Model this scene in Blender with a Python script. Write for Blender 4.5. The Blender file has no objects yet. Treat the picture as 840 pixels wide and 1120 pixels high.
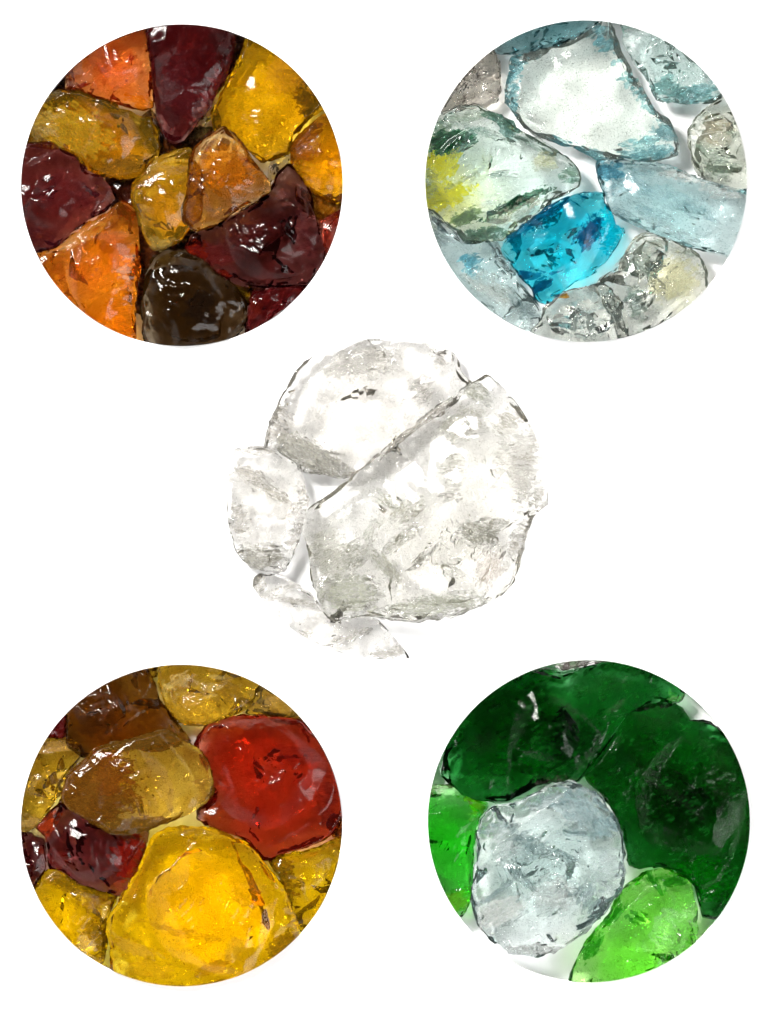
import bpy, math, random
import numpy as np
from mathutils import Vector
from mathutils.geometry import delaunay_2d_cdt

# ------------------------------------------------------------------ scale
PX = 0.0005                      # one pixel of the 840 x 1120 sheet, in metres
U = PX * 3.0 / 7.0               # one tracing unit
DEPTHS = {'amber': 90.0, 'aqua': 66.0, 'clear': 0.0, 'honey': 76.0, 'green': 50.0}     # depth of the round wells, tracing units
WELLS = {                        # tracing origin (sheet px), well centre (sheet px), radius (sheet px)
    'amber': ((20, 20), (199.0, 202.6), 176.0),
    'aqua':  ((460, 20), (641.0, 198.2), 176.0),
    'clear': ((240, 365), (423.6, 545.6), 175.8),
    'honey': ((20, 720), (198.6, 902.8), 175.8),
    'green': ((460, 720), (644.0, 898.0), 176.0),
}
def sheet(px, py): return ((px - 420.0) * PX, (560.0 - py) * PX)

sc = bpy.context.scene
col = sc.collection

# ------------------------------------------------------------------ numeric helpers
def hash2(ix, iy, seed):
    n = (ix.astype(np.int64) * 374761393 + iy.astype(np.int64) * 668265263 + seed * 1442695041) & 0x7fffffff
    n = ((n ^ (n >> 13)) * 1274126177) & 0x7fffffff
    return ((n ^ (n >> 16)) & 0xffff) / 65535.0
def vnoise(P, scale, seed):
    q = P / scale
    i = np.floor(q).astype(np.int64); f = q - i
    f = f * f * (3 - 2 * f)
    a = hash2(i[..., 0], i[..., 1], seed); b = hash2(i[..., 0] + 1, i[..., 1], seed)
    c = hash2(i[..., 0], i[..., 1] + 1, seed); d = hash2(i[..., 0] + 1, i[..., 1] + 1, seed)
    return (a * (1 - f[..., 0]) + b * f[..., 0]) * (1 - f[..., 1]) + (c * (1 - f[..., 0]) + d * f[..., 0]) * f[..., 1]
def fbm(P, scale, seed, octs=4):
    s = 0; a = 0.5
    for o in range(octs):
        s = s + a * (vnoise(P, scale, seed + o * 17) * 2 - 1); a *= 0.5; scale *= 0.5
    return s
def tin(P, pts):
    """piecewise flat facets through the points (x, y, h), evaluated at P"""
    v = [Vector((p[0], p[1])) for p in pts]
    r = delaunay_2d_cdt(v, [], [], 0, 1e-5)
    vs, tris, orig = r[0], r[2], r[3]
    hs = [pts[o[0]][2] if o else 0.7 for o in orig]
    out = np.full(P.shape[:-1], 0.0); hit = np.zeros(P.shape[:-1], bool)
    X, Y = P[..., 0], P[..., 1]
    for t in tris:
        a, b, c = (vs[k] for k in t)
        m = (X >= min(a.x, b.x, c.x)) & (X <= max(a.x, b.x, c.x)) & (Y >= min(a.y, b.y, c.y)) & (Y <= max(a.y, b.y, c.y)) & ~hit
        if not m.any(): continue
        den = (b.y - c.y) * (a.x - c.x) + (c.x - b.x) * (a.y - c.y)
        if abs(den) < 1e-9: continue
        x = X[m]; y = Y[m]
        w0 = ((b.y - c.y) * (x - c.x) + (c.x - b.x) * (y - c.y)) / den
        w1 = ((c.y - a.y) * (x - c.x) + (a.x - c.x) * (y - c.y)) / den
        w2 = 1 - w0 - w1
        ins = (w0 >= -1e-6) & (w1 >= -1e-6) & (w2 >= -1e-6)
        idx = np.argwhere(m)[ins]
        val = w0 * hs[t[0]] + w1 * hs[t[1]] + w2 * hs[t[2]]
        if len(idx):
            out[tuple(idx.T)] = val[ins]; hit[tuple(idx.T)] = True
    return out
def scatter(rng, lo, hi, spacing, a, b):
    pts = []
    nx = max(2, int((hi[0] - lo[0]) / spacing) + 2); ny = max(2, int((hi[1] - lo[1]) / spacing) + 2)
    for i in range(-1, nx + 1):
        for j in range(-1, ny + 1):
            pts.append((lo[0] + (i + rng.uniform(0.05, .95)) * spacing, lo[1] + (j + rng.uniform(0.05, .95)) * spacing, rng.uniform(a, b)))
    return pts
def seg_dist(P, poly):
    d = np.full(P.shape[:-1], 1e9)
    n = len(poly)
    for i in range(n):
        a = np.array(poly[i], float); b = np.array(poly[(i + 1) % n], float)
        ab = b - a; L = max(1e-9, ab @ ab)
        t = np.clip(((P - a) @ ab) / L, 0, 1)
        q = P - (a + t[..., None] * ab)
        d = np.minimum(d, np.sqrt((q ** 2).sum(-1)))
    return d
def ray_poly(c, th, poly):
    R = np.zeros_like(th)
    dx, dy = np.cos(th), np.sin(th)
    n = len(poly)
    for i in range(n):
        ax, ay = poly[i][0] - c[0], poly[i][1] - c[1]
        bx, by = poly[(i + 1) % n][0] - c[0], poly[(i + 1) % n][1] - c[1]
        ex, ey = bx - ax, by - ay
        den = dx * ey - dy * ex
        with np.errstate(divide='ignore', invalid='ignore'):
            t = (ax * ey - ay * ex) / den
            s = (ax * dy - ay * dx) / den
        ok = (np.abs(den) > 1e-9) & (t > 0) & (s >= -1e-6) & (s <= 1 + 1e-6)
        R = np.where(ok, np.maximum(R, t), R)
    return np.maximum(R, 2.0)
def smooth_poly(poly):
    """one corner-cutting pass that keeps the points nearly in place"""
    out = []
    n = len(poly)
    for i in range(n):
        a, b, c = poly[i - 1], poly[i], poly[(i + 1) % n]
        out.append((b[0] * .9 + a[0] * .1, b[1] * .9 + a[1] * .1))
        out.append((b[0] * .9 + c[0] * .1, b[1] * .9 + c[1] * .1))
    return out

# ------------------------------------------------------------------ materials
def srgb(r, g, b):
    f = lambda c: (c / 255 / 12.92) if c / 255 <= 0.04045 else ((c / 255 + .055) / 1.055) ** 2.4
    return (f(r), f(g), f(b), 1.0)

BODYM, BUMPM, GRAINM = 0.30, 0.05, 0.12
def tint(r, g, b, k=1.2):
    return tuple(min(.995, max(1e-3, c * k / 1.75)) ** .6 for c in srgb(r, g, b)[:3])
def glass_material(name, T=(.9, .9, .9), g=(1, 1, 1), rough=0.0, body=0.0, pal=None, palscale=0.25, bvar=0.5, patches=(),
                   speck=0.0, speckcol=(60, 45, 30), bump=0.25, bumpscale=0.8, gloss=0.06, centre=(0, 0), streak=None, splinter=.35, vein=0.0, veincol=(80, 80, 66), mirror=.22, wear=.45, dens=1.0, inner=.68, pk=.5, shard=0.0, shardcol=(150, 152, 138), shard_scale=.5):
    m = bpy.data.materials.new(name); m.use_nodes = True
    nt = m.node_tree; N = nt.nodes; L = nt.links; N.clear()
    body *= BODYM; bump *= BUMPM
    out = N.new('ShaderNodeOutputMaterial')
    tc = N.new('ShaderNodeTexCoord')
    mm = N.new('ShaderNodeVectorMath'); mm.operation = 'SCALE'; mm.inputs['Scale'].default_value = 1000.0
    L.new(tc.outputs['Object'], mm.inputs[0])
    V = mm.outputs[0]
    made = {}
    def noise(scale, detail=4.0, rough_=.55, vec=None, dist=0.0):
        key = (scale, detail, rough_, (vec or V).node.name, dist)
        if key not in made: made[key] = noise_(scale, min(detail, 4.0), rough_, vec, dist)
        return made[key]
    def noise_(scale, detail, rough_, vec, dist):
        n = N.new('ShaderNodeTexNoise'); n.inputs['Scale'].default_value = scale
        n.inputs['Detail'].default_value = detail; n.inputs['Roughness'].default_value = rough_
        n.inputs['Distortion'].default_value = dist
        L.new(vec or V, n.inputs['Vector']); return n.outputs['Fac']
    def rng(v, a, b, c=0.0, d=1.0, kind='SMOOTHSTEP'):
        r = N.new('ShaderNodeMapRange'); r.interpolation_type = kind
        for k, x in zip((1, 2, 3, 4), (a, b, c, d)): r.inputs[k].default_value = x
        L.new(v, r.inputs[0]); return r.outputs[0]
    def math_(op, a, b):
        n = N.new('ShaderNodeMath'); n.operation = op; n.use_clamp = False
        for k, x in enumerate((a, b)):
            if isinstance(x, (int, float)): n.inputs[k].default_value = x
            else: L.new(x, n.inputs[k])
        return n.outputs[0]
    def mixc(f, a, b):
        n = N.new('ShaderNodeMix'); n.data_type = 'RGBA'
        for k, x in ((0, f), (6, a), (7, b)):
            if isinstance(x, (int, float)): n.inputs[k].default_value = x
            elif isinstance(x, tuple): n.inputs[k].default_value = x
            else: L.new(x, n.inputs[k])
        return n.outputs[2]
    celled = {}
    def cells(ang, scale):
        ang = round(ang / 30) * 30
        if (ang, scale) not in celled: celled[(ang, scale)] = cells_(ang, scale)
        return celled[(ang, scale)]
    def cells_(ang, scale):
        m2 = N.new('ShaderNodeMapping'); m2.vector_type = 'TEXTURE'; m2.inputs['Rotation'].default_value = (0, 0, math.radians(ang)); m2.inputs['Scale'].default_value = (3.0, 1.0, 1.6)
        L.new(V, m2.inputs['Vector'])
        nz = N.new('ShaderNodeTexNoise'); nz.inputs['Scale'].default_value = scale * 1.5; nz.inputs['Detail'].default_value = 2; L.new(m2.outputs[0], nz.inputs['Vector'])
        ad = N.new('ShaderNodeVectorMath'); ad.operation = 'MULTIPLY_ADD'; L.new(nz.outputs['Color'], ad.inputs[0]); ad.inputs[1].default_value = (.9, .9, .9); L.new(m2.outputs[0], ad.inputs[2])
        vo = N.new('ShaderNodeTexVoronoi'); vo.inputs['Scale'].default_value = scale; L.new(ad.outputs[0], vo.inputs['Vector'])
        bk = N.new('ShaderNodeMapping'); bk.inputs['Rotation'].default_value = (0, 0, math.radians(ang)); bk.inputs['Scale'].default_value = (3.0, 1.0, 1.6)
        L.new(vo.outputs['Position'], bk.inputs['Vector'])
        sp = N.new('ShaderNodeSeparateColor'); L.new(vo.outputs['Color'], sp.inputs[0])
        return bk.outputs[0], sp.outputs[0], m2.outputs[0]
    # streaked coordinates for drawn, ropey glass
    SV = V
    if streak is not None:
        mp = N.new('ShaderNodeMapping'); mp.vector_type = 'TEXTURE'; mp.inputs['Rotation'].default_value = (0, 0, math.radians(streak))
        mp.inputs['Scale'].default_value = (4.0, 1.0, 1.0); L.new(V, mp.inputs['Vector']); SV = mp.outputs[0]
    # colour of the glass mass
    pal = pal or [(200, 200, 200)]
    gain = lambda c: tuple(q * .5 for q in srgb(*c)[:3]) + (1,)
    if len(pal) == 1: bodyc = gain(pal[0])
    else:
        r = N.new('ShaderNodeValToRGB'); e = r.color_ramp.elements
        lo, hi = 0.33, 0.67
        for k, c in enumerate(pal):
            p = lo + (hi - lo) * k / (len(pal) - 1)
            if k < 2: e[k].position = p; e[k].color = gain(c)
            else: q = e.new(p); q.color = gain(c)
        L.new(noise(palscale, 5, .6, SV, .6), r.inputs[0]); bodyc = r.outputs[0]
    glassc = (g[0], g[1], g[2], 1.0)
    bodyf = rng(noise(palscale * 1.7, 5, .6, SV), .35, .68, body * (1 - bvar), min(1.0, body * (1 + bvar))) if body > 0 else None
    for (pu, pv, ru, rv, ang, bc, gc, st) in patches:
        # other glass, frosted breaks, and shade and glints painted as colour: a soft, noisy ellipse round (pu, pv)
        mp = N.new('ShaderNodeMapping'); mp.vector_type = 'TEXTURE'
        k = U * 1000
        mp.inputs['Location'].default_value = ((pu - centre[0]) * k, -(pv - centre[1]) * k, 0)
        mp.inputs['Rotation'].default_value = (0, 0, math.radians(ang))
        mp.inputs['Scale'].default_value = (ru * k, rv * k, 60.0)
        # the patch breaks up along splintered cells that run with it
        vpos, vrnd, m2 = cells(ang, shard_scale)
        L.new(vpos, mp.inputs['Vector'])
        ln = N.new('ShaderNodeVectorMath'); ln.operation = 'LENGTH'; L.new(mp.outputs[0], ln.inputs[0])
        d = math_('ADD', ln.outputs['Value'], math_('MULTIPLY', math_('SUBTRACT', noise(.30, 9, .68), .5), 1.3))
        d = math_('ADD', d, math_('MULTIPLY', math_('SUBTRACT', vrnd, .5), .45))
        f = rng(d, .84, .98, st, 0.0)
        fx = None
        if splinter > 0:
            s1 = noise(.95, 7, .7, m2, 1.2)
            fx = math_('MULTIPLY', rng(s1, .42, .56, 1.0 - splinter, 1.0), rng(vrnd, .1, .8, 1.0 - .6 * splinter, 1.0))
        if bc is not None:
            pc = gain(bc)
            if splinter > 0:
                pc = mixc(rng(noise(1.6, 5, .7, m2), .52, .68, 0.0, .75), pc, tuple(q * .28 for q in pc[:3]) + (1,))  # dark streaks stand in colour for light lost in the breaks
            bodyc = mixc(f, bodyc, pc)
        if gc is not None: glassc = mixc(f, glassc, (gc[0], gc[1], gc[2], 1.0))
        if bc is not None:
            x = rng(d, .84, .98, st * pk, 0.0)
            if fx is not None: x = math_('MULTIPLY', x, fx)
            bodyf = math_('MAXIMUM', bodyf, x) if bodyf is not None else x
    if shard > 0:       # loose splinters of fractured glass all over
        p_, r_, m_ = cells(streak if streak is not None else 35, shard_scale * 1.25)
        zone = rng(noise(.11, 3, .6), .42, .60)
        x = math_('MULTIPLY', math_('MULTIPLY', rng(r_, .62, .70, 0, shard), zone), rng(noise(1.1, 6, .7, m_), .38, .56, .15, 1.0))
        bodyc = mixc(math_('MULTIPLY', rng(r_, .62, .66), zone), bodyc, gain(shardcol))
        bodyf = math_('MAXIMUM', bodyf, x) if bodyf is not None else x
    # surface relief
    bn = N.new('ShaderNodeBump'); bn.inputs['Strength'].default_value = bump; bn.inputs['Distance'].default_value = 0.0006
    h = math_('ADD', noise(bumpscale, 6, .6), math_('MULTIPLY', noise(bumpscale * .45, 3, .5, SV, 1.5), 1.2))
    L.new(h, bn.inputs['Height'])
    def setc(sock, c):
        if isinstance(c, tuple): sock.default_value = c
        else: L.new(c, sock)
    # clear glass: refraction with a softened mirror reflection, broken faces turn dark where light is trapped
    gl = N.new('ShaderNodeBsdfRefraction'); gl.inputs['IOR'].default_value = 1.5; gl.inputs['Roughness'].default_value = rough
    setc(gl.inputs['Color'], glassc); L.new(bn.outputs[0], gl.inputs['Normal'])
    gy = N.new('ShaderNodeBsdfGlossy'); gy.inputs['Roughness'].default_value = .03; L.new(bn.outputs[0], gy.inputs['Normal'])
    fr = N.new('ShaderNodeFresnel'); fr.inputs['IOR'].default_value = 1.5; L.new(bn.outputs[0], fr.inputs['Normal'])
    def mixs(f, a, b):
        x = N.new('ShaderNodeMixShader')
        if isinstance(f, (int, float)): x.inputs[0].default_value = f
        else: L.new(f, x.inputs[0])
        L.new(a, x.inputs[1]); L.new(b, x.inputs[2]); return x.outputs[0]
    geo = N.new('ShaderNodeNewGeometry')
    sh = mixs(math_('MULTIPLY', fr.outputs[0], rng(geo.outputs['Backfacing'], 0, 1, mirror, inner, 'LINEAR')), gl.outputs[0], gy.outputs[0])
    if bodyf is not None:
        p = N.new('ShaderNodeBsdfPrincipled'); p.inputs['Roughness'].default_value = gloss; p.inputs['IOR'].default_value = 1.45; p.inputs['Specular IOR Level'].default_value = .25
        setc(p.inputs['Base Color'], bodyc); L.new(bn.outputs[0], p.inputs['Normal'])
        sh = mixs(bodyf, sh, p.outputs[0])
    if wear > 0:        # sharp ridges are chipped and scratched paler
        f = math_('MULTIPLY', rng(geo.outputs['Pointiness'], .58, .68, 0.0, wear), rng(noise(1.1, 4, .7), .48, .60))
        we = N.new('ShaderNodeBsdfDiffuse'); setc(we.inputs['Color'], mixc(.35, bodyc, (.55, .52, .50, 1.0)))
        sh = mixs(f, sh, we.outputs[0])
    if vein > 0:        # thin dark crack lines
        vr = N.new('ShaderNodeMath'); vr.operation = 'ABSOLUTE'
        L.new(math_('SUBTRACT', noise(.26, 5, .55, SV, 1.6), .5), vr.inputs[0])
        f = math_('MULTIPLY', rng(vr.outputs[0], .003, .016, 1.0, 0.0), rng(noise(.2, 3), .44, .60, 0.0, vein))
        dv = N.new('ShaderNodeBsdfDiffuse'); dv.inputs['Color'].default_value = srgb(*veincol)
        sh = mixs(f, sh, dv.outputs[0])
    if speck > 0:
        dl = N.new('ShaderNodeBsdfDiffuse'); dl.inputs['Color'].default_value = srgb(*speckcol)
        big = rng(noise(.16, 3), .38, .62, .0, .05)
        f = math_('ADD', noise(1.9, 2.5, .6), big)
        f = rng(f, .735 - .06 * speck, .775 - .06 * speck, 0, .85)
        sh = mixs(f, sh, dl.outputs[0])
    L.new(sh, out.inputs['Surface'])
    sig = [-math.log(max(1e-4, t)) * dens / 0.020 for t in T]
    d = max(sig)
    if d > 0.01:
        va = N.new('ShaderNodeVolumeAbsorption'); va.inputs['Density'].default_value = d
        va.inputs['Color'].default_value = (1 - sig[0] / d, 1 - sig[1] / d, 1 - sig[2] / d, 1)
        L.new(va.outputs[0], out.inputs['Volume'])
    return m

# ------------------------------------------------------------------ stones
COUNT = [0]
def stone(well, label, poly, mat, th=95, lift=0, rim=.45, wt=11, wb=24, pts=None, chip=1.0, rough_top=1.0, tops=(.4, 1.0), grain=1.0, seed=None,
          ripples=2, centre=None, spacing=None, jag=1.5, bots=(.15, 1.0), botchip=1.0, frac=None, facets=5):
    COUNT[0] += 1
    seed = seed if seed is not None else COUNT[0] * 31 + 7
    rng = random.Random(seed)
    if frac is None: frac = {'amber': .35, 'honey': .35, 'aqua': 1.1, 'clear': 1.9, 'green': .6}[well]
    (ox, oy), (wx, wy), wr = WELLS[well]
    wc = np.array(((wx - ox) * 7 / 3, (wy - oy) * 7 / 3)); wrad = wr * 7 / 3 - 0.6
    raw = poly
    poly = smooth_poly(poly)
    # centre: mean of the part inside the well
    P0 = np.array(poly, float)
    if centre is None:
        dd = P0 - wc; rr = np.sqrt((dd ** 2).sum(1)); k = np.minimum(1, wrad / rr)
        cl = wc + dd * k[:, None]
        x, y = cl[:, 0], cl[:, 1]; x2, y2 = np.roll(x, -1), np.roll(y, -1)
        cr = x * y2 - x2 * y; A = cr.sum() / 2
        centre = (((x + x2) * cr).sum() / (6 * A), ((y + y2) * cr).sum() / (6 * A))
    c = np.array(centre, float)
    size = np.mean(np.sqrt(((P0 - c) ** 2).sum(1)))
    step = 2.6
    n = int(min(420, max(70, 2 * math.pi * size / step)))
    th_ = np.linspace(0, 2 * math.pi, n, endpoint=False)
    R = ray_poly(c, th_, poly)
    edge = c + np.stack((np.cos(th_), np.sin(th_)), -1) * R[:, None]
    R = R + jag * 1.6 * fbm(edge, 16, seed, 3) + jag * .8 * fbm(edge, 5, seed + 3, 2)
    ks = max(8, int(2 * math.pi * size / 17)); ka = np.sort([rng.uniform(0, 2 * math.pi) for _ in range(ks)]); kv = np.array([rng.gauss(0, 1) for _ in range(ks)])
    R = R + jag * 1.5 * np.interp(th_, ka, kv, period=2 * math.pi)
    # distance along each ray to the well wall
    dx, dy = np.cos(th_), np.sin(th_)
    e = c - wc
    bq = dx * e[0] + dy * e[1]; cq = e @ e - wrad ** 2
    Rw = -bq + np.sqrt(np.maximum(0, bq ** 2 - cq))
    Rc = np.minimum(R, Rw)
    cut = R > Rw
    m = int(max(12, size / step))
    s = (np.arange(1, m + 1) / m) ** 0.9
    P = c + (np.stack((dx, dy), -1) * Rc[:, None])[None] * s[:, None, None]       # m, n, 2
    P = np.concatenate((np.broadcast_to(c, (1, n, 2)), P), 0)
    D = seg_dist(P, poly)
    # measured against the jagged rim the last ring is at distance 0 unless cut
    D[-1] = np.where(cut, D[-1], 0.0)
    lo = P.reshape(-1, 2).min(0); hi = P.reshape(-1, 2).max(0)
    ext = max(hi - lo)
    sp = spacing or max(38.0, ext / 3.4)
    def relief(top):
        rg = random.Random(seed + (0 if top else 5))
        if top and pts:
            ring = []
            for i in range(len(raw)):
                a = np.array(raw[i], float); b = np.array(raw[(i + 1) % len(raw)], float)
                k = max(1, int(np.linalg.norm(b - a) / 40))
                for j in range(k):
                    q = a + (b - a) * j / k
                    q = q + (q - c) / max(1, np.linalg.norm(q - c)) * 1.5
                    ring.append((q[0], q[1], rg.uniform(.22, .7)))
            H = tin(P, ring + [(x_, y_, max(.3, 1 - (1 - h_) * 2.1)) for x_, y_, h_ in pts])
        else:
            rngab = tops if top else bots
            H = tin(P, scatter(rg, lo, hi, sp, *rngab))
        k = (chip if top else chip * 1.25 * botchip)
        zone = np.clip(vnoise(P, 80, seed + 41 + top) * 2.6 - .75, .06, 1.3) if top else np.clip(vnoise(P, 70, seed + 42) * 3.2 - .85, .08, 1.35)
        dz = (7.0 if top else 13.0) * k * zone * tin(P, scatter(rg, lo, hi, sp * .42 + 6, -1, 1))
        dz = dz + (.9 if top else 1.9) * k * tin(P, scatter(rg, lo, hi, 15, -1, 1)) * np.clip(vnoise(P, 60, seed + 77 + top) * 3.2 - 1.5, 0, 1.4)
        dz = dz + GRAINM * grain * (0.9 * k * fbm(P, 22, seed + 11, 4) + .35 * k * fbm(P, 5, seed + 19, 2))
        for (pu, pv, ru, rv, ang, bc, gc, st) in mat.get('patches', ()):      # broken, splintery ground where the glass is fractured
            if bc is None: continue
            a = math.radians(ang); q = P - np.array((pu, pv))
            qx = q[..., 0] * math.cos(a) - q[..., 1] * math.sin(a); qy = q[..., 0] * math.sin(a) + q[..., 1] * math.cos(a)
            msk = np.clip((1.15 - np.sqrt((qx / ru) ** 2 + (qy / rv) ** 2)) * 3, 0, 1) * st
            Q = np.stack((qx * .45, qy), -1)
            on = msk > 0
            if not on.any(): continue
            Q = np.stack((qx[on] * .4, qy[on]), -1)
            sub = tin(Q, scatter(rg, Q.min(0), Q.max(0), 12, -1, 1)) if frac > 0.6 else 1.4 * fbm(Q, 14, seed + int(pu), 3)
            dz[on] += frac * 5.5 * msk[on] * sub
        for q in range(ripples):        # conchoidal ripple fans
            a = rg.uniform(0, 6.283); cc = c + np.array((math.cos(a), math.sin(a))) * size * rg.uniform(.5, 1.15)
            d = np.sqrt(((P - cc) ** 2).sum(-1)); w = rg.uniform(14, 30)
            ang = np.arctan2(P[..., 1] - cc[1], P[..., 0] - cc[0])
            dirn = math.atan2(c[1] - cc[1], c[0] - cc[0]) + rg.uniform(-.5, .5)
            da = np.abs((ang - dirn + math.pi) % (2 * math.pi) - math.pi)
            env = np.exp(-((d - size * rg.uniform(.3, .8)) / (size * .25)) ** 2) * np.clip(1 - da / rg.uniform(.35, .8), 0, 1)
            dz = dz + 1.2 * k * env * np.sin(d / w * 6.283 + 2.5 * fbm(P, 40, seed + q, 2))
        return H, dz
    def prof(x): return .4 * np.sqrt(np.maximum(0, 1 - (1 - np.clip(x, 0, 1)) ** 2)) + .6 * np.clip(x, 0, 1)
    Ht, dt = relief(True); Hb, db = relief(False)
    wtv = wt * (0.3 + 1.4 * vnoise(P, 42, seed + 5)); wbv = wb * (0.4 + 1.5 * vnoise(P, 42, seed + 6))
    et = prof(D / wtv); eb = prof(D / wbv)
    zr = th * rim + 5.0 * fbm(P, 60, seed + 23, 2)
    zt = zr + 1.0 + (th * (1 - rim)) * et * Ht + dt * np.clip(D / 9, 0, 1) * rough_top
    zb = zr - 1.0 - (th * rim) * eb * Hb + db * np.clip(D / 9, 0, 1)
    # big conchoidal breaks: slanted planes that take corners off the top and the underside
    rf = random.Random(seed + 99)
    def cuts(z, sgn, n_, t0, t1, hh):
        a0 = rf.uniform(0, 6.283)
        for q in range(n_):
            a = a0 + 6.283 * (q + rf.uniform(-.3, .3)) / n_
            dr = np.array((math.cos(a), math.sin(a)))
            reach = float(np.interp(a % 6.28318, th_, R, period=2 * math.pi))
            s_ = (P - c) @ dr; t_ = (P - c) @ np.array((-dr[1], dr[0]))
            s0 = reach * rf.uniform(.3, .8)
            tan_ = rf.uniform(t0, t1)
            pl = hh * rf.uniform(.72, 1.0) - tan_ * (s_ - s0) - .0022 * rf.uniform(-1, 1.6) * (t_ ** 2) + 2.0 * fbm(P, 60, seed + q, 2)
            pl = np.maximum(pl, hh * rf.uniform(.38, .62) + 5.0 * fbm(P, 34, seed + 50 + q, 3))
            z = np.minimum(z, zr + pl) if sgn > 0 else np.maximum(z, zr - pl)
        return z
    zt = cuts(zt, 1, facets, .2, .6, th * (1 - rim))
    zb = cuts(zb, -1, facets, .25, .8, th * rim)
    zb = np.minimum(zb, zt - 1.5)
    zb = zb - zb.min()
    zt = np.maximum(zt - 0, zb + 1.5)
    # vertices: centre + rings for the top, the same for the bottom
    def pack(z):
        v = np.empty(((m) * n + 1, 3)); v[0] = (c[0], c[1], z[0].mean())
        v[1:, :2] = P[1:].reshape(-1, 2); v[1:, 2] = z[1:].reshape(-1); return v
    vt, vb = pack(zt), pack(zb)
    nv = len(vt)
    verts = np.concatenate((vt, vb))
    cx, cy = sheet(ox + c[0] * 3 / 7, oy + c[1] * 3 / 7)
    verts[:, 0] = (verts[:, 0] - c[0]) * U; verts[:, 1] = -(verts[:, 1] - c[1]) * U; verts[:, 2] *= U
    k = np.arange(n); k2 = (k + 1) % n
    # y is flipped, so rings run clockwise seen from above
    tri_t = np.stack((np.zeros(n, int), 1 + k2, 1 + k), -1)
    j = np.arange(m - 1)[:, None] * n
    q_t = np.stack((1 + j + k, 1 + j + k2, 1 + j + n + k2, 1 + j + n + k), -1).reshape(-1, 4)
    q_b = q_t[:, ::-1] + nv; tri_b = tri_t[:, ::-1] + nv
    l = 1 + (m - 1) * n
    q_s = np.stack((l + k, l + k2, nv + l + k2, nv + l + k), -1)
    quads = np.concatenate((q_t, q_b, q_s)); tris = np.concatenate((tri_t, tri_b))
    me = bpy.data.meshes.new('glass_chunk')
    nl = quads.size + tris.size; nf = len(quads) + len(tris)
    me.vertices.add(len(verts)); me.vertices.foreach_set('co', verts.astype(np.float32).ravel())
    me.loops.add(nl); me.loops.foreach_set('vertex_index', np.concatenate((quads.ravel(), tris.ravel())).astype(np.int32))
    me.polygons.add(nf)
    starts = np.concatenate((np.arange(len(quads)) * 4, quads.size + np.arange(len(tris)) * 3)).astype(np.int32)
    me.polygons.foreach_set('loop_start', starts)
    me.update(calc_edges=True); me.validate()
    kw = dict(mat); kw['centre'] = (c[0], c[1])
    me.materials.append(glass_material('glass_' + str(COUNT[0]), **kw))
    o = bpy.data.objects.new('glass_chunk', me); col.objects.link(o)
    o.location = (cx, cy, (-DEPTHS[well] + lift + .6) * U)
    o['label'] = label; o['category'] = 'glass stone'; o['group'] = GROUP[well]
    return o
GROUP = {
    'amber': 'amber, brown and maroon glass stones of the top left circle',
    'aqua': 'aqua and pale glass stones of the top right circle',
    'clear': 'colourless glass stones of the middle circle',
    'honey': 'yellow, brown and red glass stones of the bottom left circle',
    'green': 'green and clear glass stones of the bottom right circle',
}
# every stone: its outline traced in units of its circle, its material, its height
# ---- top left circle: amber, brown, maroon (lowest first)
def M(**k): return k
deep = M(T=tint(30, 9, 4), body=1.6, pal=[(20, 8, 5), (70, 28, 10), (40, 12, 8)], gloss=.15, speck=.3, bump=.5)
stone('amber', 'deep brown glass fragment low down beside the orange-red stone at the upper left rim', [(40,220),(70,170),(125,120),(150,150),(140,215),(90,235)], deep, th=45)
stone('amber', 'dark red-brown glass sliver wedged between the tall maroon stone and the big yellow stone', [(540,20),(600,20),(600,60),(560,130),(500,200),(470,180),(520,90)], dict(deep, pal=[(60,18,8),(110,45,12),(70,25,10)]), th=50)
stone('amber', 'dark rusty glass low down between the plum stone and the olive-gold centre stone', [(215,395),(310,395),(320,490),(300,520),(235,490)], dict(deep, pal=[(25,6,5),(90,30,10),(35,10,8)]), th=45)
stone('amber', 'dark amber glass low down between the orange wedge and the smoky brown stone', [(290,480),(330,520),(365,610),(335,650),(320,760),(285,740),(280,600)], dict(deep, pal=[(30,12,6),(120,55,12),(40,16,8)]), th=45)
stone('amber', 'dark garnet glass low down between the centre pair and the smoky brown stone', [(400,520),(450,540),(470,580),(450,630),(390,620),(360,580)], dict(deep, pal=[(30,8,6),(60,18,8),(22,8,6)]), th=45)
stone('amber', 'near black glass with orange flecks low down above the centre stones', [(340,225),(380,300),(480,270),(520,290),(500,330),(420,370),(350,350),(300,250)], dict(deep, pal=[(22,10,8),(40,18,10),(170,85,15)]), th=42)
stone('amber', 'bright amber glass low down under the lower end of the right hand orange stone', [(700,420),(780,455),(840,450),(840,510),(770,530),(720,500)], dict(deep, T=(.9,.5,.05), pal=[(60,25,8),(190,110,15),(210,130,20)]), th=45)
stone('amber', 'small yellow and black glass piece showing between the smoky brown and dark red stones', [(520,650),(590,670),(640,680),(610,720),(575,740),(540,700)], dict(deep, pal=[(25,10,8),(190,140,20),(30,14,8)]), th=45)
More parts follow.
